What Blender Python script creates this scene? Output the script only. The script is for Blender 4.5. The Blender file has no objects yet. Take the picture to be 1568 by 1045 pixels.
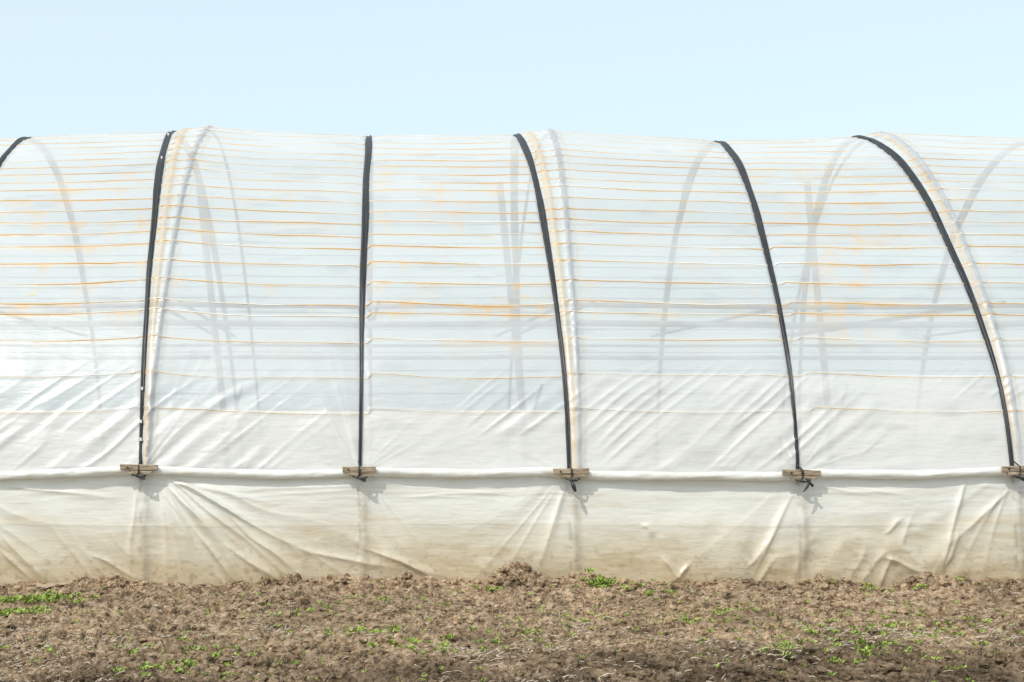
import bpy, math, numpy as np
from mathutils import Vector, Matrix
rng=np.random.default_rng(7)
scene=bpy.context.scene
F=2004.0; D=12.0; CZ=1.6; VX=530.0; HY=623.0
def wx(px,d=0.0): return (px-VX)*(D+d)/F
def wz(py,d=0.0): return CZ-(py-HY)*(D+d)/F

# ---------------------------------------------------------------- noise
_tab=np.random.default_rng(3).random((64,256,256))
def vn(x,y,seed=0):
    T=_tab[seed%64]
    xi=np.floor(x).astype(int); yi=np.floor(y).astype(int)
    fx=x-xi; fy=y-yi
    fx=fx*fx*(3-2*fx); fy=fy*fy*(3-2*fy)
    a=T[xi%256,yi%256]; b=T[(xi+1)%256,yi%256]; c=T[xi%256,(yi+1)%256]; d=T[(xi+1)%256,(yi+1)%256]
    return (a*(1-fx)+b*fx)*(1-fy)+(c*(1-fx)+d*fx)*fy
def fbm(x,y,seed=0,o=4):
    s=0;a=0.5;t=0
    for i in range(o):
        s=s+a*vn(x*2**i+17.3*i,y*2**i+9.1*i,seed+i); t+=a; a*=0.5
    return s/t
def sm(a,b,x):
    t=np.clip((x-a)/(b-a),0,1); return t*t*(3-2*t)

# ---------------------------------------------------------------- mesh helpers
def mesh_np(name,V,Fc,mat=None,smooth=True,parent=None,col=None):
    V=np.asarray(V,dtype=np.float32); Fc=np.asarray(Fc,dtype=np.int32)
    me=bpy.data.meshes.new(name); n=Fc.shape[1]
    me.vertices.add(len(V)); me.vertices.foreach_set('co',V.ravel())
    me.loops.add(Fc.size); me.loops.foreach_set('vertex_index',Fc.ravel())
    me.polygons.add(len(Fc)); me.polygons.foreach_set('loop_start',np.arange(0,Fc.size,n,dtype=np.int32))
    me.update(calc_edges=True)
    me.polygons.foreach_set('use_smooth',np.full(len(Fc),smooth))
    if col is not None:
        a=me.color_attributes.new('tint','FLOAT_COLOR','POINT'); a.data.foreach_set('color',np.asarray(col,dtype=np.float32).ravel())
    ob=bpy.data.objects.new(name,me); scene.collection.objects.link(ob)
    if mat: me.materials.append(mat)
    if parent: ob.parent=parent
    return ob
def grid_faces(nu,nv):
    i=np.arange(nu-1)[:,None]*nv+np.arange(nv-1)[None,:]
    i=i.ravel(); return np.stack([i,i+nv,i+nv+1,i+1],1)
def tube(P,r,seg=8):
    P=np.asarray(P,float); n=len(P)
    T=np.gradient(P,axis=0); T/=np.linalg.norm(T,axis=1)[:,None]
    up=np.array([1,0,0.0]) if abs(T[:,0]).mean()<0.7 else np.array([0,0,1.0])
    A=np.cross(T,up); A/=np.linalg.norm(A,axis=1)[:,None]; B=np.cross(T,A)
    r=np.broadcast_to(r,(n,))
    th=np.linspace(0,2*math.pi,seg,endpoint=False)
    V=P[:,None,:]+r[:,None,None]*(np.cos(th)[None,:,None]*A[:,None,:]+np.sin(th)[None,:,None]*B[:,None,:])
    i=np.arange(n-1)[:,None]; j=np.arange(seg)[None,:]
    a=i*seg+j; b=i*seg+(j+1)%seg; c=(i+1)*seg+(j+1)%seg; d=(i+1)*seg+j
    return V.reshape(-1,3),np.stack([a.ravel(),b.ravel(),c.ravel(),d.ravel()],1)
def join(parts):
    Vs=[];Fs=[];o=0
    for V,Fc in parts:
        Vs.append(V);Fs.append(np.asarray(Fc)+o);o+=len(V)
    return np.concatenate(Vs),np.concatenate(Fs)
def box(c,s,rot=0.0,jit=0.0,n=1):
    hx,hy,hz=s[0]/2,s[1]/2,s[2]/2; ch=min(hy,hz)*0.25
    prof=[(-hy+ch,-hz),(hy-ch,-hz),(hy,-hz+ch),(hy,hz-ch),(hy-ch,hz),(-hy+ch,hz),(-hy,hz-ch),(-hy,-hz+ch)]
    xs=np.linspace(-hx,hx,n+1); V=[]
    for x in xs:
        for (y,z) in prof:
            V.append((x+rng.normal()*jit,y+rng.normal()*jit*0.5,z+rng.normal()*jit))
    V=np.array(V); m=len(prof); Fc=[]
    for i in range(n):
        for j in range(m): Fc.append((i*m+j,i*m+(j+1)%m,(i+1)*m+(j+1)%m,(i+1)*m+j))
    for b0 in (0,n*m):
        Fc+= [(b0,b0+1,b0+2,b0+7),(b0+7,b0+2,b0+3,b0+6),(b0+6,b0+3,b0+4,b0+5)]
    c_,s_=math.cos(rot),math.sin(rot)
    x=V[:,0]*c_-V[:,2]*s_; z=V[:,0]*s_+V[:,2]*c_
    return np.stack([x+c[0],V[:,1]+c[1],z+c[2]],1),np.array(Fc)

# ---------------------------------------------------------------- materials
def newmat(name):
    m=bpy.data.materials.new(name); m.use_nodes=True; nt=m.node_tree; nt.nodes.clear()
    return m,nt,nt.nodes.new,nt.links.new
def film_mat(name,rough=0.36,gl=0.06,glmax=0.18,tlf=0.34,bump=0.35):
    m,nt,N,L=newmat(name)
    out=N('ShaderNodeOutputMaterial'); at=N('ShaderNodeAttribute'); at.attribute_name='tint'
    tc=N('ShaderNodeTexCoord')
    no=N('ShaderNodeTexNoise'); no.inputs['Scale'].default_value=9; no.inputs['Detail'].default_value=6
    mp=N('ShaderNodeMapping'); mp.inputs['Scale'].default_value=(0.5,2.2,2.2); L(tc.outputs['Object'],mp.inputs[0]); L(mp.outputs[0],no.inputs['Vector'])
    bu=N('ShaderNodeBump'); bu.inputs['Strength'].default_value=bump; bu.inputs['Distance'].default_value=0.02; L(no.outputs['Fac'],bu.inputs['Height'])
    di=N('ShaderNodeBsdfDiffuse'); tl=N('ShaderNodeBsdfTranslucent'); tr=N('ShaderNodeBsdfTransparent'); tr.inputs[0].default_value=(0.95,0.975,0.985,1)
    g=N('ShaderNodeBsdfGlossy'); g.inputs['Roughness'].default_value=rough
    for s in (di,tl): L(at.outputs['Color'],s.inputs['Color'])
    for s in (di,tl,g): L(bu.outputs[0],s.inputs['Normal'])
    m1=N('ShaderNodeMixShader'); m1.inputs[0].default_value=tlf; L(di.outputs[0],m1.inputs[1]); L(tl.outputs[0],m1.inputs[2])
    m2=N('ShaderNodeMixShader'); L(at.outputs['Alpha'],m2.inputs[0]); L(tr.outputs[0],m2.inputs[1]); L(m1.outputs[0],m2.inputs[2])
    fr=N('ShaderNodeFresnel'); fr.inputs['IOR'].default_value=1.45
    mu=N('ShaderNodeMath'); mu.operation='MULTIPLY_ADD'; mu.inputs[1].default_value=0.8; mu.inputs[2].default_value=gl-0.03; L(fr.outputs[0],mu.inputs[0])
    mn=N('ShaderNodeMath'); mn.operation='MINIMUM'; mn.inputs[1].default_value=glmax; L(mu.outputs[0],mn.inputs[0])
    m3=N('ShaderNodeMixShader'); L(mn.outputs[0],m3.inputs[0]); L(m2.outputs[0],m3.inputs[1]); L(g.outputs[0],m3.inputs[2])
    L(m3.outputs[0],out.inputs[0]); return m
def noise_mat(name,stops,scale=8,detail=8,rough=0.8,bump=0.3,bd=0.01,mapping=(1,1,1),spec=0.3):
    m,nt,N,L=newmat(name)
    out=N('ShaderNodeOutputMaterial'); b=N('ShaderNodeBsdfPrincipled'); b.inputs['Roughness'].default_value=rough
    b.inputs['Specular IOR Level'].default_value=spec
    tc=N('ShaderNodeTexCoord'); mp=N('ShaderNodeMapping'); mp.inputs['Scale'].default_value=mapping; L(tc.outputs['Object'],mp.inputs[0])
    no=N('ShaderNodeTexNoise'); no.inputs['Scale'].default_value=scale; no.inputs['Detail'].default_value=detail; L(mp.outputs[0],no.inputs['Vector'])
    cr=N('ShaderNodeValToRGB'); el=cr.color_ramp.elements
    while len(el)<len(stops): el.new(0.5)
    for e,(p,c) in zip(el,stops): e.position=p; e.color=(*c,1)
    L(no.outputs['Fac'],cr.inputs[0]); L(cr.outputs[0],b.inputs['Base Color'])
    bu=N('ShaderNodeBump'); bu.inputs['Strength'].default_value=bump; bu.inputs['Distance'].default_value=bd
    L(no.outputs['Fac'],bu.inputs['Height']); L(bu.outputs[0],b.inputs['Normal']); L(b.outputs[0],out.inputs[0]); return m
M_film=film_mat('polythene_film')
M_skirt=film_mat('skirt_polythene',rough=0.30,gl=0.08,glmax=0.22,tlf=0.30)
M_strap=noise_mat('black_strap',[(0.3,(0.008,0.009,0.011)),(0.7,(0.034,0.036,0.040))],scale=6,rough=0.45,bump=0.5,bd=0.004,mapping=(18,1,1),spec=0.4)
M_wood=noise_mat('weathered_wood',[(0.3,(0.10,0.07,0.045)),(0.5,(0.32,0.25,0.17)),(0.72,(0.50,0.42,0.31))],scale=7,rough=0.85,bump=0.6,bd=0.004,mapping=(1.2,8,10))
M_pipe=noise_mat('galvanised_pipe',[(0.35,(0.18,0.17,0.16)),(0.6,(0.30,0.31,0.33))],scale=5,rough=0.5)
M_rod=noise_mat('rusty_rod',[(0.35,(0.76,0.76,0.74)),(0.45,(0.70,0.60,0.46)),(0.54,(0.70,0.45,0.19)),(0.70,(0.56,0.30,0.08))],scale=0.9,detail=7,rough=0.8,mapping=(1.0,1.6,3.3))
M_metal=noise_mat('dark_iron',[(0.3,(0.02,0.02,0.02)),(0.7,(0.06,0.05,0.045))],scale=20,rough=0.5)

tunnel=bpy.data.objects.new('polytunnel_greenhouse',None); scene.collection.objects.link(tunnel)

# ---------------------------------------------------------------- arch profile
YF=7.5
P=np.array([(0,1.0),(.10,1.48),(.32,2.0),(.86,2.75),(1.78,3.74),(2.6,4.36),(3.5,4.79),(4.1,4.92),(4.7,4.90),(5.4,4.62),(6.15,4.0),(6.8,3.05),(7.25,2.0),(YF,1.0)])
cl=np.concatenate([[0],np.cumsum(np.hypot(*np.diff(P,axis=0).T))])
tt=np.linspace(0,cl[-1],4000)
pd=np.interp(tt,cl,P[:,0]); pz=np.interp(tt,cl,P[:,1])
k=np.hanning(401); k/=k.sum()
def smo(a):
    e=np.concatenate([2*a[0]-a[200:0:-1],a,2*a[-1]-a[-2:-202:-1]]); return np.convolve(e,k,'valid')
pd=smo(pd); pz=smo(pz)
S=np.concatenate([[0],np.cumsum(np.hypot(np.diff(pd),np.diff(pz)))]); ST=S[-1]; SH=S[int(np.argmax(pz))]
nd=np.gradient(pz,S); nz=-np.gradient(pd,S)
def prof(s):
    d=np.interp(s,S,pd); z=np.interp(s,S,pz); a=np.interp(s,S,nd); b=np.interp(s,S,nz)
    l=np.hypot(a,b); return d,z,-a/l,-b/l
py=HY-(pz-CZ)*F/(D+pd)
itop=int(np.argmin(py)); Ssil=S[itop]; dsil=pd[itop]
def s_of(y): return np.interp(-np.asarray(y,float),-py[:itop+1],S[:itop+1])

straps=[(wx(-455),wx(-370,dsil),-5.7),(wx(-120),wx(42,dsil),-3.60),(wx(216),wx(262,dsil),-1.55),(wx(550),wx(566,dsil),.37),(wx(871),wx(790,dsil),2.7),(wx(1220),wx(1100,dsil),4.62),(wx(1549),wx(1318,dsil),6.75),(wx(1890),wx(1590,dsil),8.45),(wx(2230),wx(1850,dsil),10.2)]
hoops=[(wx(-450),wx(-230,dsil),-5.3),(wx(227),wx(320,dsil),-1.25),(wx(887),wx(842,dsil),2.4),(wx(1562),wx(1348,dsil),6.45),(wx(2250),wx(1860,dsil),10.4)]
hoops2=[(wx(224),wx(284,dsil),-1.7),(wx(879),wx(808,dsil),2.3)]
def line_x(L,s):
    b,t,f=L
    q=np.clip(s/Ssil,0,1); w=q**1.25
    x=b+(t-b)*w
    r=np.clip((s-Ssil)/(ST-Ssil),0,1)
    return x+(f-t)*r
def near_q(s):
    q=np.clip(s/Ssil,0,1)
    return np.where(s>SH,np.clip((ST-s)/(ST-SH),0,1),q)
sx=np.array([wx(p,dsil) for p in (-600,-200,0,45,265,284,322,420,566,700,790,842,950,1100,1200,1310,1350,1450,1568,1900,2200)])
so=np.array([0,2,-3,-1,7,10,13,6,1,1,3,9,2,-7,-6,-1,5,1,-4,0,0])*0.0076
wire_y=[203,208,214,221,229,238,247,257,268,280,292,308,325,341,359,378,404,434,465,481,521,576,630]
wire_s=s_of(wire_y)
wire_a=np.array([.1,.15,.2,.25,.35,.45,.5,.55,.65,.7,.85,.95,.95,.95,.9,.95,.95,.95,1,1,.45,.25,.15])
def film_off(x,s):
    q=near_q(s)
    o=np.interp(x,sx,so)*q**1.3
    for L in straps:
        dx=x-line_x(L,s); o=o-0.018*np.exp(-np.abs(dx)/0.10)*sm(0,0.5,q*4)
    for L in hoops+hoops2:
        dx=x-line_x(L,s); o=o+0.016*np.exp(-(dx/0.035)**2)+0.012*np.exp(-np.abs(dx)/0.2)
    return o
sb=np.array([(L[0]+L[1])/2 for L in straps])
def wire_shift(x):
    i=np.clip(np.searchsorted(sb,x)-1,0,len(sb)-2)
    u=(x-sb[i])/(sb[i+1]-sb[i])
    til=np.array([0.0,0.03,-0.07,-0.045,-0.03,-0.04,0.04,0.0,0])[i]
    return til*(u-0.5)-0.02*np.sin(np.clip(u,0,1)*math.pi)+0.03*(vn(x*0.45+3,x*0+1.5,11)-0.5)+0.010*(vn(x*2.1,x*0+4.5,12)-0.5)
def wobble(x,i): return 0.032*(vn(x*0.9+i*7.1,x*0+i*2.3,13)-0.5)+0.008*(vn(x*4+i*3.1,x*0+i*1.3,15)-0.5)
def film_detail(x,s):
    o=np.zeros_like(x)
    ws=wire_shift(x)
    for i,w in enumerate(wire_s):
        o+=0.005*np.exp(-((s-w-ws-wobble(x,i))/0.016)**2)
    low=sm(s_of(540),s_of(640),s)
    m=fbm(x*0.55+5,s*0.9,21)
    a=(x*0.62-s*0.78); b=(x*0.78+s*0.62)
    w1=vn(a*12+2.0*vn(b*1.2,a*1.5,25),b*0.8,22); w1=np.abs(w1-0.5)*2
    o+=0.023*low*sm(0.42,0.58,m)*(1-w1)**1.8*(0.3+0.9*vn(a*3,b*2,28))
    o+=0.007*low*(fbm(a*9,b*2.5,29,3)-.5)
    o+=0.020*(fbm(x*1.1,s*1.0,30,3)-0.5)+0.003*(fbm(x*6,s*2.2,33,3)-0.5)
    for i,L in enumerate(straps):
        bx=L[0]
        r=np.hypot(x-bx,s+0.02); th=np.arctan2(s+0.02,x-bx)
        f=vn(th*9+i*7.7,r*0.8,26)
        side=vn(th*1.3+i*3.1,r*0+i,27)
        o+=0.018*sm(0.03,0.2,r)*np.exp(-r/0.5)*(1-np.abs(f-0.5)*2)**2*sm(0.35,0.7,side)
    o*=sm(0,0.06,s)
    return o
def surf(x,s,lift=0.0,detail=True):
    d,z,ad,az=prof(s)
    o=film_off(x,s)+lift
    if detail: o=o+film_detail(x,s)
    return np.stack([x,d+ad*o,z+az*o],-1)

X0,X1=-8.0,13.5
xs=np.concatenate([np.arange(X0,-4.4,0.1),np.arange(-4.4,8.5,0.013),np.arange(8.5,X1+.01,0.1)])
vs=np.concatenate([np.arange(0,Ssil+0.15,0.013),np.arange(Ssil+0.15,ST,0.06),[ST]])
XX,SS=np.meshgrid(xs,vs,indexing='ij')
V=surf(XX,SS)
col=np.zeros(XX.shape+(4,)); col[...,:3]=(0.82,0.86,0.875)
near=SS<Ssil+0.3
op=np.where(near,0.59,0.62)+0.16*(fbm(XX*1.3,SS*1.6,40)-0.5)
op=op+0.20*sm(s_of(300),s_of(205),SS)*near
s630=s_of(630); s575=s_of(575)
top=np.full(xs.shape,s630)
top[xs>wx(871)]=s_of(574)
lay=(SS<top[:,None])&near
op=np.where(lay,op+0.14,op)
lay2=(SS<s630)&near
op=np.where(lay2,op+0.09,op)
for kx,c in ((lay,(0.875,0.88,0.86)),(lay2,(0.895,0.89,0.86))):
    col[kx,:3]=c
for i in range(len(wire_s)-1):
    k2=(SS<wire_s[i])&(SS>=wire_s[i+1])&near
    op=np.where(k2,op+0.05*(np.sin(i*5.1)),op)
bd=np.exp(-((SS-s_of(478))/0.10)**2)*near
ee=bd*0.14*sm(0.3,0.6,fbm(XX*2,SS*12,44))
col[...,:3]*=(1-ee)[...,None]
ws=wire_shift(XX); rust=np.zeros_like(XX)
baystr=np.interp(XX,[-4.2,-3,-2,-1.4,0,0.4,1.9,2.4,3.5,4.2,4.6,5.6,6.3,8],[.9,1,.9,.6,.5,.85,1,.5,.45,.5,.9,.85,.5,.4])
for i,w in enumerate(wire_s):
    dd=SS-w-ws-wobble(XX,i)
    n=fbm(XX*1.7+i*13.7,XX*0+i*3.3,50,4)
    n2=vn(XX*9+i*5.1,XX*0+i,54)
    rust+=wire_a[i]*baystr*sm(0.32,0.56,n)*np.exp(-((dd+0.008)/0.015)**2)*(0.45+0.55*n2)*1.15
    n3=fbm(XX*5+i*7,XX*0+i*9.3,56,3)
    ext=0.02+0.16*sm(0.55,0.8,n3)
    rust+=wire_a[i]*baystr*0.65*sm(0.48,0.72,n3)*np.where(dd<0,np.exp(-(dd/ext)**2),np.exp(-(dd/0.02)**2))*(0.3+0.7*vn(XX*20,SS*10,58))
    n4=fbm(XX*0.9+i*3,XX*0+i*2.3,59,3)
    rust+=wire_a[i]*baystr*0.18*sm(0.5,0.7,n4)*np.exp(-((dd+0.02)/0.05)**2)
def blot(px,pyy,rx,rs,a):
    global rust
    d=float(np.interp(s_of(pyy),S,pd)); x0=wx(px,d); s0=float(s_of(pyy))
    e=np.exp(-((XX-x0)/rx)**2-((SS-s0)/rs)**2)
    rust+=a*e*sm(0.38,0.66,fbm(XX*9,SS*11,60,5))*near
for b in [(790,425,.04,.2,1.3),(740,470,.35,.07,.6),(800,455,.3,.04,.8),(1265,400,.16,.25,.6),(1330,370,.35,.12,.45),(1300,465,.5,.07,.8),(1310,440,.08,.2,.6),(1350,345,.3,.1,.45),(620,460,.1,.1,.5),(605,475,.03,.1,1.0),(50,450,.04,.14,1.0),(95,290,.1,.1,.7),(700,310,.2,.1,.4),(215,345,.05,.15,.7),(1290,510,.45,.12,.4),(120,385,.4,.05,.4),(30,470,.4,.05,.5),(1160,275,.1,.15,.4),(590,265,.1,.1,.4),(1080,465,.3,.04,.5),(1020,310,.2,.06,.4)]:
    blot(*b)
rust=np.clip(rust,0,1)*near
rc=np.array([0.83,0.55,0.25])
tintr=(0.88*rust)[...,None]
col[...,:3]=col[...,:3]*(1-tintr)+rc*tintr
op=op+0.24*rust
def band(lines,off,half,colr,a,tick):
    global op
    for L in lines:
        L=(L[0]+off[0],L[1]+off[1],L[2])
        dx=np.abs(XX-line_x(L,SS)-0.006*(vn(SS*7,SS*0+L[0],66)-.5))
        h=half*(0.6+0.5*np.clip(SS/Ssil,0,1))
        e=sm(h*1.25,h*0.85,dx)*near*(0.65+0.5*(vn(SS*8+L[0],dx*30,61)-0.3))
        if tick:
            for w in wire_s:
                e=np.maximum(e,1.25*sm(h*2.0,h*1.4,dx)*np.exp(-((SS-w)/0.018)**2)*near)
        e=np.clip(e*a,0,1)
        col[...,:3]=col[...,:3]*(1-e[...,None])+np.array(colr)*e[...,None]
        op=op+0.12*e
band(hoops2,(0,0),0.045,(0.80,0.62,0.40),0.9,True)
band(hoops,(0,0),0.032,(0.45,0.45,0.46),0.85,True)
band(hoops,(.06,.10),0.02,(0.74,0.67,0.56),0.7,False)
band(hoops[3:4],(-.05,-.07),0.03,(0.80,0.64,0.43),0.85,False)
gs=sm(0.6,0.8,fbm(XX*2.2,SS*7,70))*0.10
col[...,:3]*=(1-gs)[...,None]
col[...,3]=np.clip(op,0.3,0.97)
roof=mesh_np('roof_film',V.reshape(-1,3),grid_faces(len(xs),len(vs)),M_film,True,tunnel,col.reshape(-1,4))

# ---------------------------------------------------------------- end walls
parts=[]
sv=np.linspace(0,ST,80)
for xe in (X0+0.02,X1-0.02):
    d,z,_,_=prof(sv); nb=20
    q=np.linspace(0,1,nb)
    VV=np.stack([np.full((80,nb),xe)+0.02*rng.random((80,nb)),np.repeat(d[:,None],nb,1),z[:,None]*(1-q)[None,:]],-1)
    parts.append((VV.reshape(-1,3),grid_faces(80,nb)))
V_,F_=join(parts); mesh_np('end_wall_film',V_,F_,M_skirt,True,tunnel,np.tile([.84,.85,.83,.85],(len(V_),1)))

# ---------------------------------------------------------------- rods
parts=[]
xr=np.arange(X0,X1,0.05)
for i,w in enumerate(wire_s):
    s=w+wire_shift(xr)+wobble(xr,i)
    Q=surf(xr,s,-0.0008)
    r=(0.0028+0.0034*wire_a[i])*(0.7+0.6*vn(xr*2+i,xr*0+i*3.3,14))
    parts.append(tube(Q,r,6))
V_,F_=join(parts); mesh_np('purlin_rods',V_,F_,M_rod,True,tunnel)
def far_s(w): return ST-w*(ST-SH)/SH
parts=[]
for w in wire_s[8:]:
    parts.append(tube(surf(xr,np.full(xr.shape,far_s(w)),-0.02,False),0.006,5))
V_,F_=join(parts); mesh_np('purlin_rods_far',V_,F_,M_pipe,True,tunnel)

parts=[]
sv=np.linspace(0,ST,120)
for L in hoops:
    parts.append(tube(surf(line_x(L,sv),sv,-0.06,False),0.022,8))
for L in hoops+straps:
    for x_,d in ((L[0],0.03),(L[2],YF-0.03)):
        parts.append(tube(np.array([[x_,d,-0.3],[x_,d,0.5],[x_,d,1.03]]),0.03,8))
V_,F_=join(parts); mesh_np('hoop_frame',V_,F_,M_pipe,True,tunnel)
parts=[]
for yy,r,l in ((466,0.022,-0.035),(490,0.03,-0.07)):
    parts.append(tube(surf(xr,np.full(xr.shape,float(s_of(yy))),l,False),r,8))
    parts.append(tube(surf(xr,np.full(xr.shape,far_s(float(s_of(yy)))),l,False),r,8))
for L in straps+hoops:
    x=(L[0]+L[1])/2+0.12
    s0=float(s_of(463)); d,z,_,_=prof(np.array([s0]))
    sf=float(np.interp(-z[0],-pz[2500:],S[2500:])); df=float(np.interp(sf,S,pd))
    parts.append(tube(np.array([[x,d[0]+.03,z[0]],[x,3.7,z[0]],[x,df-.03,z[0]]]),0.02,8))
for L in hoops:
    b=L[0]
    parts.append(tube(np.array([[b+0.28,5.3,0],[b+.20,5.3,1.5],[b-0.12,5.2,4.55]]),0.045,8))
    parts.append(tube(np.array([[b+0.25,5.3,1.2],[b+.45,5.3,1.9]]),0.02,8))
V_,F_=join(parts); mesh_np('inner_purlins_and_posts',V_,F_,M_pipe,True,tunnel)

# ---------------------------------------------------------------- straps
def strap(L,i):
    s=np.concatenate([np.arange(0.0,SH,0.03),np.arange(SH,ST,0.06),[ST]])
    x=line_x(L,s)+0.014*(vn(s*1.3+i*9,s*0,80)-0.5)
    q=near_q(s)
    w=(0.019+0.026*sm(0,0.75,q)+0.006*q)*(0.84+0.32*vn(s*2.2+i*4,s*0,81))
    tw=0.5*np.sin(s*1.9+i*2.1)
    n=7; u=np.linspace(-1,1,n)
    ridge=np.array([0.0,.008,.014,.005,.016,.009,0.0])
    Vv=[]
    for j in range(n):
        xx=x+u[j]*w*(0.85+0.15*np.cos(tw))
        d,z,ad,az=prof(s)
        o=film_off(x,s)+film_detail(x,s)*0.3+0.014+ridge[j]*(1+0.6*np.sin(s*3+j*1.7+i))+0.006*u[j]*np.sin(tw)
        if j in (0,n-1): o=o-0.03
        Vv.append(np.stack([xx,d+ad*o,z+az*o],-1))
    Vv=np.stack(Vv,0)
    return mesh_np('strap_%d'%(i+1),Vv.reshape(-1,3),grid_faces(n,len(s)),M_strap,True,tunnel)
for i,L in enumerate(straps): strap(L,i)
parts=[]
for px_,py_ in ((219,598),(219,648),(219,675),(248,250),(252,215)):
    s0=float(s_of(py_)); x=line_x(straps[2],np.array([s0])); p=surf(x,np.array([s0]),0.035)[0]
    parts.append(box((p[0],p[1],p[2]),(0.018,0.008,0.03)))
V_,F_=join(parts); mesh_np('strap_buckles',V_,F_,noise_mat('steel',[(0.3,(.7,.7,.7)),(0.7,(.85,.85,.85))],rough=0.4),False,tunnel)

# ---------------------------------------------------------------- rail roll
railpts=[(-800,724),(-455,722),(-120,740),(0,729),(100,724),(216,719),(240,720),(340,724),(430,727),(525,724),(550,722),(700,725),(840,722),(871,725),(900,728),(1000,729),(1190,729),(1220,727),(1250,725),(1400,727),(1500,722),(1549,721),(1650,724),(2300,724)]
rx=np.array([wx(p) for p,_ in railpts]); rz=np.array([wz(q) for _,q in railpts])
xb=np.arange(X0,X1,0.01)
zb=np.interp(xb,rx,rz)
th=np.linspace(0,2*math.pi,15)[:-1]
VV=[]
for a in th:
    rr=1+0.6*(fbm(xb*6+a*1.5,xb*0+a*1.3,90,5)-0.5)
    VV.append(np.stack([xb,-0.065+np.cos(a)*0.040*rr,zb+np.sin(a)*0.040*rr],-1))
VV=np.stack(VV+[VV[0]],0)
cc=np.zeros((15,len(xb),4)); cc[...,:3]=(0.88,0.875,0.83)
rn=sm(0.55,0.72,fbm(xb*7,xb*0+2.2,91,4))[None,:,None]*0.25
cc[...,:3]=cc[...,:3]*(1-rn)+np.array([.70,.60,.46])*rn; cc[...,3]=0.97
mesh_np('rail_film_roll',VV.reshape(-1,3),grid_faces(15,len(xb)),M_skirt,True,tunnel,cc.reshape(-1,4))

# ---------------------------------------------------------------- skirt film
tz=np.arange(0,1.08,0.010)
xk=np.concatenate([np.arange(X0,-3.6,0.08),np.arange(-3.6,6.7,0.010),np.arange(6.7,X1+.01,0.08)])
KX,KT=np.meshgrid(xk,tz,indexing='ij')
ztop=np.interp(KX,rx,rz)-0.01
KZ=ztop*(1-KT/1.07)+(-0.07)*(KT/1.07)
o=0.02+0.06*np.sin(np.clip(KT,0,1.07)/1.07*math.pi*0.7)+0.07*(fbm(KX*0.9,KT*1.2,100,3)-0.5)
posts=[L[0] for L in straps]
for b in posts: o+=0.014*np.exp(-((KX-b-0.03)/0.04)**2)
env=sm(0.0,0.12,KT)
fans=[(216,0.5,1),(240,1.2,1),(550,.15,1),(871,.30,-1),(1220,.22,-1),(1549,.40,-1),(-120,1.0,1),(1890,.5,-1)]
for i,(p,a,side) in enumerate(fans):
    bx=wx(p); dx=KX-bx; dz=ztop+0.03-KZ; r=np.hypot(dx,dz); th_=np.arctan2(dz,dx*side)
    f=vn(th_*6+i*5.3+0.8*vn(r*2,th_*3,104),r*0.35+i,101)
    m=sm(0.15,0.5,th_)*sm(1.75,1.1,th_)
    o+=0.034*a*m*sm(0.05,0.5,r)*np.exp(-r/1.3)*(1-np.abs(f-0.5)*2)**2.4
aa=KX*0.8-KT*0.6; bb=KX*0.6+KT*0.8
msk=sm(0.48,0.70,fbm(KX*0.9+3,KT*1.4,105))*sm(0.3,0.8,KT)
o+=0.014*env*msk*(1-np.abs(vn(aa*6+vn(bb*2,aa*2,107),bb*1.3,106)-.5)*2)**2.4
aa2=KX*0.9+KT*0.45; bb2=-KX*0.45+KT*0.9
msk=sm(0.46,0.68,fbm(KX*0.8+9,KT*1.4,108))*sm(0.2,0.7,KT)*sm(2.0,3.8,KX)
o+=0.022*env*msk*(1-np.abs(vn(aa2*7+vn(bb2*2,aa2*2,109),bb2*1.5,110)-.5)*2)**2.4
o+=0.006*env*sm(0.35,0.1,KT)*(1-np.abs(vn(KX*1.1+4,KT*20+vn(KX*2,KT,117)*2,116)-.5)*2)**2
o+=0.005*env*(fbm(KX*7,KT*5,111,3)-.5)
folds=[(243,728,345,830,.03,.045),(345,830,450,905,.04,.05),(243,728,300,860,.03,.03),(250,728,400,800,.03,.04),(240,730,420,770,.03,.03),(300,810,370,900,.035,.04),(350,790,460,880,.03,.045),(140,845,215,890,.025,.03),(550,835,690,885,.03,.04),(600,850,690,895,.025,.03),(0,815,80,890,.04,.045),(0,840,60,890,.03,.04),
(868,730,820,880,.035,.03),(1480,720,1430,890,.03,.04),(1545,745,1450,830,.03,.03),(1440,870,1465,800,.03,.03),(1010,850,1040,890,.03,.055),(1055,860,1020,895,.03,.045),(1215,745,1140,890,.03,.03),(1340,850,1420,880,.03,.04),(1350,820,1380,790,.03,.03),(980,800,1000,820,.03,.035),(450,840,620,870,.03,.03),(500,735,640,740,.015,.02),(960,740,1180,745,.015,.02),(210,730,200,880,.025,.02),(0,745,180,760,.02,.02),(620,760,820,750,.02,.015),(1250,745,1400,760,.02,.02)]
for x0,y0,x1,y1,w,a in folds:
    A=np.array([wx(x0),wz(y0)]);B=np.array([wx(x1),wz(y1)]); T=B-A; Ln=np.hypot(*T); T/=Ln
    rxx=KX-A[0]; rzz=KZ-A[1]; al=(rxx*T[0]+rzz*T[1])/Ln; pe=-rxx*T[1]+rzz*T[0]+0.03*(vn(al*3+x0,al*0,115)-.5)
    w2=w*(0.5+0.8*np.clip(al,0,1))
    o+=a*0.62*np.exp(-np.abs(pe/w2)**1.25)*sm(-0.05,0.3,al)*sm(1.1,0.6,al)
o=0.02*(1-env)+o*env
V=np.stack([KX,-o,KZ],-1)
ck=np.zeros(KX.shape+(4,))
zf=KZ
nz_=fbm(KX*1.2,KZ*2,120)
c1=np.array([.905,.89,.82]); c2=np.array([.885,.81,.64]); c3=np.array([.79,.62,.38])
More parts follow.
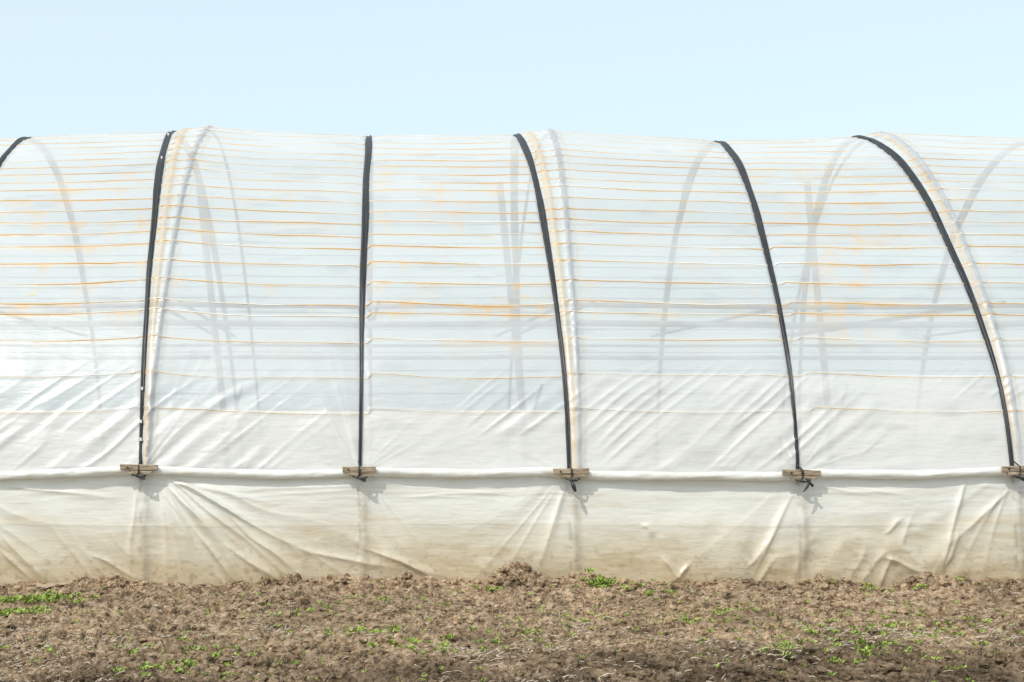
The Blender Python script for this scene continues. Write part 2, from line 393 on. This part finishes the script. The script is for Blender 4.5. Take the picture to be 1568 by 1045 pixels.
t1=sm(0.70,0.34,zf+0.25*(nz_-.5)); t2=sm(0.40,-0.02,zf+0.35*(fbm(KX*2.2,KZ*3,123)-.5))
cc=c1*(1-t1[...,None])+c2*t1[...,None]; cc=cc*(1-0.8*t2[...,None])+c3*0.8*t2[...,None]
ds=sm(0.52,0.74,fbm(KX*5,KZ*12,126,5))*sm(0.75,0.2,zf)*0.42
cc=cc*(1-ds[...,None])+np.array([.60,.46,.26])*ds[...,None]
ds=sm(0.56,0.8,fbm(KX*1.6+KZ*3,KZ*7,127,4))*0.45*sm(0.95,0.5,zf)
cc=cc*(1-ds[...,None])+np.array([.75,.60,.37])*ds[...,None]
ds=sm(0.62,0.72,fbm(KX*22,KZ*26,128,3))*sm(0.5,0.0,zf)*0.5
cc=cc*(1-ds[...,None])+np.array([.42,.32,.2])*ds[...,None]
for zl,am in ((0.515,0.40),(0.80,0.12)):
    le=np.exp(-((zf-(zl+0.012*np.sin(KX*1.2)))/0.007)**2)*am
    cc=cc*(1-le[...,None])+np.array([.60,.52,.38])*le[...,None]
for b in posts:
    e=np.exp(-((KX-b-0.05)/0.07)**2)*sm(0.25,0.7,fbm(KX*14,KZ*10,130,4))*sm(0.9,0.6,zf)*0.6
    cc=cc*(1-e[...,None])+np.array([.62,.52,.38])*e[...,None]
    e=np.exp(-((KX-b)/0.02)**2)*sm(0.42,0.65,fbm(KX*22,KZ*14,133,4))*0.6
    cc=cc*(1-e[...,None])+np.array([.4,.34,.25])*e[...,None]
ck[...,:3]=cc; ck[...,3]=0.85+0.10*sm(0.5,0.53,zf)
skirt=mesh_np('skirt_film',V.reshape(-1,3),grid_faces(len(xk),len(tz)),M_skirt,True,tunnel,ck.reshape(-1,4))
KX2,KT2=np.meshgrid(np.arange(X0,X1,0.1),np.linspace(0,1.05,14),indexing='ij')
V=np.stack([KX2,YF+0.03+0.05*fbm(KX2*2,KT2*2,140),1.02-KT2],-1)
mesh_np('skirt_film_far',V.reshape(-1,3),grid_faces(*KX2.shape),M_skirt,True,tunnel,np.tile([.83,.80,.70,.9],(KX2.size,1)))

# ---------------------------------------------------------------- brackets
for i,L in enumerate(straps):
    b=L[0]
    zc=float(np.interp(b,rx,rz)); z0=zc+0.012
    parts=[box((b,-0.126,z0+0.012),(0.30+0.02*(i%3),0.035,0.050),rot=[0.02,-.03,-.03,.01,0.02,-.03,.02,0,0][i],jit=0.002,n=6)]
    parts.append(box((b+0.01,-0.130,z0-0.032),(0.22,0.028,0.026),rot=0.01,jit=0.0015,n=4))
    V_,F_=join(parts); mesh_np('clamp_board_%d'%(i+1),V_,F_,M_wood,False,tunnel)
    pr=[]
    def ribbon(pts,w):
        pts=np.array(pts,float); pts[:,1]-=0.038; n=len(pts)
        a=np.linspace(0,n-1,n*5); Q=np.stack([np.interp(a,np.arange(n),pts[:,k]) for k in range(3)],1)
        return tube(Q,w*(0.8+0.3*np.sin(a*3+i)),6)
    z1=z0-0.04
    pr.append(ribbon([(b-.005,.0,z1+.12),(b,-.115,z1+.07),(b,-.118,z1+.0),(b-.02,-.10,z1-.03)],0.010 if i%2 else .007))
    pr.append(ribbon([(b-.06,-.10,z1-.012),(b,-.12,z1-.028),(b+.05,-.12,z1-.03),(b+.07,-.10,z1-.015)],0.012))
    if i==4: pr.append(ribbon([(b-.01,-.11,z1-.02),(b+.01,-.13,z1-.07),(b+.03,-.14,z1-.13)],0.018))
    elif i==5:
        pr.append(ribbon([(b+.06,-.12,z1-.02),(b+.04,-.13,z1-.07),(b+.0,-.14,z1-.12)],0.011)); pr.append(ribbon([(b+.03,-.12,z1+.0),(b+.09,-.13,z1-.07)],0.012))
    else: pr.append(ribbon([(b-.02,-.12,z1-.02),(b+.03,-.13,z1-.05),(b+.06,-.13,z1-.045)],0.012))
    V_,F_=join(pr); mesh_np('strap_tail_%d'%(i+1),V_,F_,M_strap,True,tunnel)
    mesh_np('bolt_%d'%(i+1),*tube(np.array([[b-.10,-.163,z0+.012],[b-.10,-.145,z0+.012],[b-.10,-.128,z0+.012]]),0.007,8),M_metal,True,tunnel)

# ---------------------------------------------------------------- ground
def ground_h(x,y):
    h=0.04*(fbm(x*0.7,y*1.1,150,3)-0.5)
    h+=0.09*(fbm(x*3.1,y*3.4,153,4)-0.5)
    wxn=x+0.05*vn(x*8,y*8,163); wyn=y+0.05*vn(x*8+5,y*8,164)
    r=np.abs(fbm(wxn*7,wyn*8,156,3)-0.5)*2
    h+=0.10*r*sm(0.35,0.65,vn(x*1.7,y*2.2,165)*0.6+0.25)
    r2=np.abs(vn(wxn*19,wyn*21,166)-0.5)*2
    h+=0.032*(1-r2)**1.5
    h+=0.028*(fbm(x*34,y*36,159,3)-0.5)
    h+=0.055*np.exp(-((y+0.28+0.1*(vn(x*1.1,x*0,160)-.5))/0.17)**2)*(0.2+1.5*vn(x*2.3,x*0+1,161))
    h-=0.03*np.exp(-((y+1.4+0.15*vn(x*.5,x*0,162))/0.3)**2)
    h+=0.13*np.exp(-((x-wx(790))/0.13)**2-((y+0.24)/0.1)**2)
    f=sm(30,6,np.abs(x-1.5))*sm(-14,-6,y)*sm(0.4,0.0,y)
    return h*f-0.070
gx=np.concatenate([[-700,-300,-120,-50,-25,-14,-9,-6.5],np.arange(-4.5,7.6,0.011),[9,12,16,28,60,130,320,700]])
gy=np.concatenate([[-500,-200,-80,-30,-14,-9,-7,-6,-5.3],np.arange(-4.8,0.15,0.011),[0.4,1,2,4,7,10,14,30,80,200,500,900]])
GX,GY=np.meshgrid(gx,gy,indexing='ij')
GZ=ground_h(GX,GY)
def soil_mat(name,rough_bump=1.0,gain=1.0):
    m,nt,N,L=newmat(name)
    out=N('ShaderNodeOutputMaterial'); b=N('ShaderNodeBsdfPrincipled'); b.inputs['Roughness'].default_value=0.95; b.inputs['Specular IOR Level'].default_value=0.1
    ge=N('ShaderNodeNewGeometry')
    n1=N('ShaderNodeTexNoise'); n1.inputs['Scale'].default_value=1.3; n1.inputs['Detail'].default_value=5
    n2=N('ShaderNodeTexNoise'); n2.inputs['Scale'].default_value=14; n2.inputs['Detail'].default_value=10; n2.inputs['Roughness'].default_value=0.80
    n3=N('ShaderNodeTexVoronoi'); n3.inputs['Scale'].default_value=45
    for n in (n1,n2,n3): L(ge.outputs['Position'],n.inputs['Vector'])
    r2=N('ShaderNodeValToRGB'); e=r2.color_ramp.elements; e[0].position=0.39; e[0].color=(0.075*gain,0.049*gain,0.029*gain,1); e[1].position=0.62; e[1].color=(0.52*gain,0.395*gain,0.27*gain,1)
    q=e.new(0.49); q.color=(0.29*gain,0.203*gain,0.125*gain,1)
    L(n2.outputs['Fac'],r2.inputs[0])
    sp=N('ShaderNodeSeparateXYZ'); L(ge.outputs['Position'],sp.inputs[0])
    ma=N('ShaderNodeMath'); ma.operation='MULTIPLY_ADD'; ma.inputs[1].default_value=2.6; L(n1.outputs['Fac'],ma.inputs[0]); L(sp.outputs['Y'],ma.inputs[2])
    ma2=N('ShaderNodeMath'); ma2.operation='MULTIPLY_ADD'; ma2.inputs[1].default_value=-0.18; L(sp.outputs['X'],ma2.inputs[0]); L(ma.outputs[0],ma2.inputs[2])
    mr=N('ShaderNodeMapRange'); mr.inputs['From Min'].default_value=-3.5; mr.inputs['From Max'].default_value=-1.7; mr.inputs['To Min'].default_value=0.42; mr.inputs['To Max'].default_value=1.0; L(ma2.outputs[0],mr.inputs['Value'])
    mx=N('ShaderNodeVectorMath'); mx.operation='SCALE'; L(r2.outputs[0],mx.inputs[0]); L(mr.outputs[0],mx.inputs['Scale'])
    mr1=N('ShaderNodeMapRange'); mr1.inputs['From Min'].default_value=0.3; mr1.inputs['From Max'].default_value=0.7; mr1.inputs['To Min'].default_value=0.70; mr1.inputs['To Max'].default_value=1.22; L(n1.outputs['Fac'],mr1.inputs['Value'])
    mx2=N('ShaderNodeVectorMath'); mx2.operation='SCALE'; L(mx.outputs[0],mx2.inputs[0]); L(mr1.outputs[0],mx2.inputs['Scale'])
    L(mx2.outputs[0],b.inputs['Base Color'])
    ad=N('ShaderNodeMath'); ad.operation='MULTIPLY_ADD'; ad.inputs[1].default_value=0.4; L(n3.outputs['Distance'],ad.inputs[0]); L(n2.outputs['Fac'],ad.inputs[2])
    bu=N('ShaderNodeBump'); bu.inputs['Strength'].default_value=rough_bump; bu.inputs['Distance'].default_value=0.03; L(ad.outputs[0],bu.inputs['Height']); L(bu.outputs[0],b.inputs['Normal'])
    L(b.outputs[0],out.inputs[0]); return m
M_soil=soil_mat('tilled_soil'); M_clod=soil_mat('dry_clod',gain=1.15)
mesh_np('ground',np.stack([GX,GY,GZ],-1).reshape(-1,3),grid_faces(len(gx),len(gy)),M_soil,True)

def ico(sub):
    import bmesh
    bm=bmesh.new(); bmesh.ops.create_icosphere(bm,subdivisions=sub,radius=1.0)
    V=np.array([v.co[:] for v in bm.verts]); Fc=np.array([[v.index for v in f.verts] for f in bm.faces]); bm.free(); return V,Fc
def scatter(tmpl,Fc,pos,scale,jit,rs):
    n=len(pos); m=len(tmpl)
    a=rs.random(n)*2*math.pi
    J=1+jit*rs.normal(size=(n,m,1))
    base=tmpl[None]*J
    sc=scale[:,None]*(0.7+0.6*rs.random((n,3))); sc[:,2]*=0.75
    base=base*sc[:,None,:]
    c,s=np.cos(a)[:,None],np.sin(a)[:,None]
    x=base[...,0]*c-base[...,1]*s; y=base[...,0]*s+base[...,1]*c
    V=np.stack([x+pos[:,0:1],y+pos[:,1:2],base[...,2]+pos[:,2:3]],-1)
    Fs=Fc[None]+(np.arange(n)*m)[:,None,None]
    return V.reshape(-1,3),Fs.reshape(-1,Fc.shape[1])
rs=np.random.default_rng(21)
def gpos(n,dens):
    X=rs.uniform(-4.2,7.2,n*4); Y=-rs.uniform(0.02,4.8,n*4)
    p=dens(X,Y); k=rs.random(n*4)<p; X=X[k][:n];Y=Y[k][:n]
    return np.stack([X,Y,ground_h(X,Y)],1)
dn=lambda X,Y:0.12+0.7*sm(0.45,0.65,fbm(X*1.4,Y*1.8,170))+0.5*np.exp(-((Y+0.25)/0.2)**2)+0.5*np.exp(-((Y+3.75)/0.35)**2)
p1=gpos(26000,dn); s1=0.005+0.011*rs.random(len(p1))**2
T1,F1=ico(1); T2,F2=ico(2)
A=scatter(T1,F1,p1,s1,0.18,rs)
p2=gpos(6500,dn); s2=0.014+0.044*rs.random(len(p2))**2.6
B=scatter(T2,F2,p2,s2,0.15,rs)
n=160; hp=np.stack([wx(790)+rs.normal(size=n)*0.10,-0.17-rs.random(n)*0.18,np.zeros(n)],1); hp[:,2]=ground_h(hp[:,0],hp[:,1])+rs.random(n)*0.03
C=scatter(T2,F2,hp,0.015+0.040*rs.random(n),0.16,rs)
n=900; hx=rs.uniform(-4,7,n); k=vn(hx*1.7,hx*0,175); hp=np.stack([hx,-0.12-rs.random(n)*0.18,np.zeros(n)],1); hp[:,2]=ground_h(hp[:,0],hp[:,1])+0.005
Dd=scatter(T2,F2,hp,0.008+0.036*rs.random(n)**2*k,0.15,rs)
V_,F_=join([A,B,C,Dd]); mesh_np('soil_clods',V_,F_,M_clod,False)

def blades(pos,L_,W_,tilt,rs,curve=0.0):
    n=len(pos); a=rs.random(n)*2*math.pi; el=tilt
    dx=np.cos(a)*np.cos(el);dy=np.sin(a)*np.cos(el);dz=np.sin(el)
    Dv=np.stack([dx,dy,dz],1); side=np.stack([-np.sin(a)*0.7,np.cos(a)*0.7,np.full(n,0.7)],1)
    p0=pos; p1=pos+Dv*L_[:,None]*0.5+np.array([0,0,1])*(curve*L_)[:,None]; p2=pos+Dv*L_[:,None]
    V=np.stack([p0-side*W_[:,None],p0+side*W_[:,None],p1+side*W_[:,None]*1.1,p1-side*W_[:,None]*1.1,p2+side*W_[:,None]*0.5,p2-side*W_[:,None]*0.5],1)
    Fc=np.array([[0,1,2,3],[3,2,4,5]])
    Fs=Fc[None]+(np.arange(n)*6)[:,None,None]
    return V.reshape(-1,3),Fs.reshape(-1,4)
ds_=lambda X,Y:0.05+0.9*sm(0.42,0.6,fbm(X*1.1+30,Y*1.5,180))*sm(-0.6,-2.2,Y-0.15*X)
p=gpos(17000,ds_); p[:,2]+=0.012
n=len(p)
V_,F_=blades(p,0.015+0.07*rs.random(n)**2,0.0011+0.0013*rs.random(n),rs.normal(size=n)*0.25+0.10,rs,0.08)
M_straw=noise_mat('dry_straw',[(0.3,(0.26,0.20,0.14)),(0.7,(0.68,0.61,0.50))],scale=40,rough=0.8,bump=0)
mesh_np('dry_straw',V_,F_,M_straw,False)

cl_=[]
def weedpatch(px,pyy,rxx,ryy,n,sz):
    dist=CZ*F/(pyy-HY); X=(px-VX)*dist/F; Y=dist-D
    xx=X+rs.normal(size=n)*rxx; yy=Y+rs.normal(size=n)*ryy
    cl_.append(np.stack([xx,np.minimum(yy,-0.14),ground_h(xx,yy),np.full(n,sz)*(0.5+0.8*rs.random(n))],1))
weedpatch(60,915,.14,.12,46,.026); weedpatch(35,932,.12,.1,30,.022); weedpatch(930,899,.16,.06,40,.022); weedpatch(1015,905,.08,.05,10,.018); weedpatch(1120,940,.35,.2,26,.016)
weedpatch(335,1000,.25,.25,34,.018); weedpatch(240,1025,.15,.15,16,.017); weedpatch(550,968,.3,.2,28,.016); weedpatch(695,975,.4,.25,36,.017); weedpatch(1340,985,.5,.45,90,.017); weedpatch(1480,950,.5,.35,54,.016); weedpatch(1230,1000,.3,.2,24,.018); weedpatch(740,900,.12,.04,10,.018); weedpatch(1400,900,.3,.05,18,.016); weedpatch(440,930,.3,.15,22,.015); weedpatch(590,912,.2,.06,12,.015); weedpatch(1250,940,.7,.5,60,.015); weedpatch(120,985,.3,.2,18,.014); weedpatch(860,960,.4,.3,22,.014)
g=gpos(600,lambda X,Y:0.3+0*X); cl_.append(np.concatenate([g,np.full((len(g),1),.012)],1))
W=np.concatenate(cl_); nl=18
W[:,3]*=1.2
pos=np.repeat(W[:,:3],nl,0); sz=np.repeat(W[:,3],nl)
pos=pos+rs.normal(size=pos.shape)*np.stack([sz*.7,sz*.7,sz*0.05],1); pos[:,2]+=0.018
V_,F_=blades(pos,sz*(0.5+1.1*rs.random(len(sz))),sz*(0.13+0.14*rs.random(len(sz))),0.25+0.8*rs.random(len(sz)),rs,0.12)
M_weed=noise_mat('weed_leaf',[(0.3,(0.15,0.21,0.03)),(0.7,(0.34,0.44,0.09))],scale=12,rough=0.6,bump=0)
mesh_np('weeds',V_,F_,M_weed,True)

xx=np.linspace(wx(72),wx(142),24); yy=np.linspace(-0.40,-0.22,8)
A_,B_=np.meshgrid(xx,yy,indexing='ij')
Z=ground_h(A_,B_)*0.4+0.02+0.02*fbm(A_*9,B_*9,190)-0.02*np.abs(A_-xx.mean())/0.2
mesh_np('plastic_scrap',np.stack([A_,B_,Z],-1).reshape(-1,3),grid_faces(24,8),noise_mat('dusty_sheet',[(0.3,(.28,.2,.14)),(.7,(.48,.37,.27))],scale=9),True)

# ---------------------------------------------------------------- light, sky, camera
sunv=Vector((-0.50,-0.50,0.88)).normalized()
sd=bpy.data.lights.new('sun','SUN'); sd.energy=3.15; sd.angle=math.radians(0.6); sd.color=(1.0,0.965,0.90)
so_=bpy.data.objects.new('sun',sd); so_.rotation_euler=sunv.to_track_quat('Z','Y').to_euler(); scene.collection.objects.link(so_)
w=bpy.data.worlds.new('World'); scene.world=w; w.use_nodes=True; nt=w.node_tree
bg=nt.nodes['Background']; sky=nt.nodes.new('ShaderNodeTexSky'); sky.sky_type='NISHITA'; sky.sun_disc=False
sky.sun_elevation=math.asin(sunv.z); sky.sun_rotation=math.atan2(sunv.x,sunv.y)
sky.air_density=1.0; sky.dust_density=3.0; sky.ozone_density=1.5
# bright hazy atmosphere: the clear-sky colour is veiled by pale haze
mul=nt.nodes.new('ShaderNodeVectorMath'); mul.operation='MULTIPLY_ADD'; mul.inputs[1].default_value=(0.6,0.6,0.6); mul.inputs[2].default_value=(4.15,4.85,4.8)
nt.links.new(sky.outputs[0],mul.inputs[0]); nt.links.new(mul.outputs[0],bg.inputs[0]); bg.inputs[1].default_value=0.14
cd=bpy.data.cameras.new('camera'); cam=bpy.data.objects.new('camera',cd); scene.collection.objects.link(cam)
cam.location=(0,-D,CZ); cam.rotation_euler=(math.pi/2,0,0)
cd.sensor_width=36; cd.lens=36*F/1568; cd.shift_x=(784-VX)/1568; cd.shift_y=(HY-522.5)/1568; cd.clip_end=3000; cd.clip_start=0.1
scene.camera=cam
scene.view_settings.view_transform='Standard'; scene.view_settings.look='None'; scene.view_settings.exposure=0
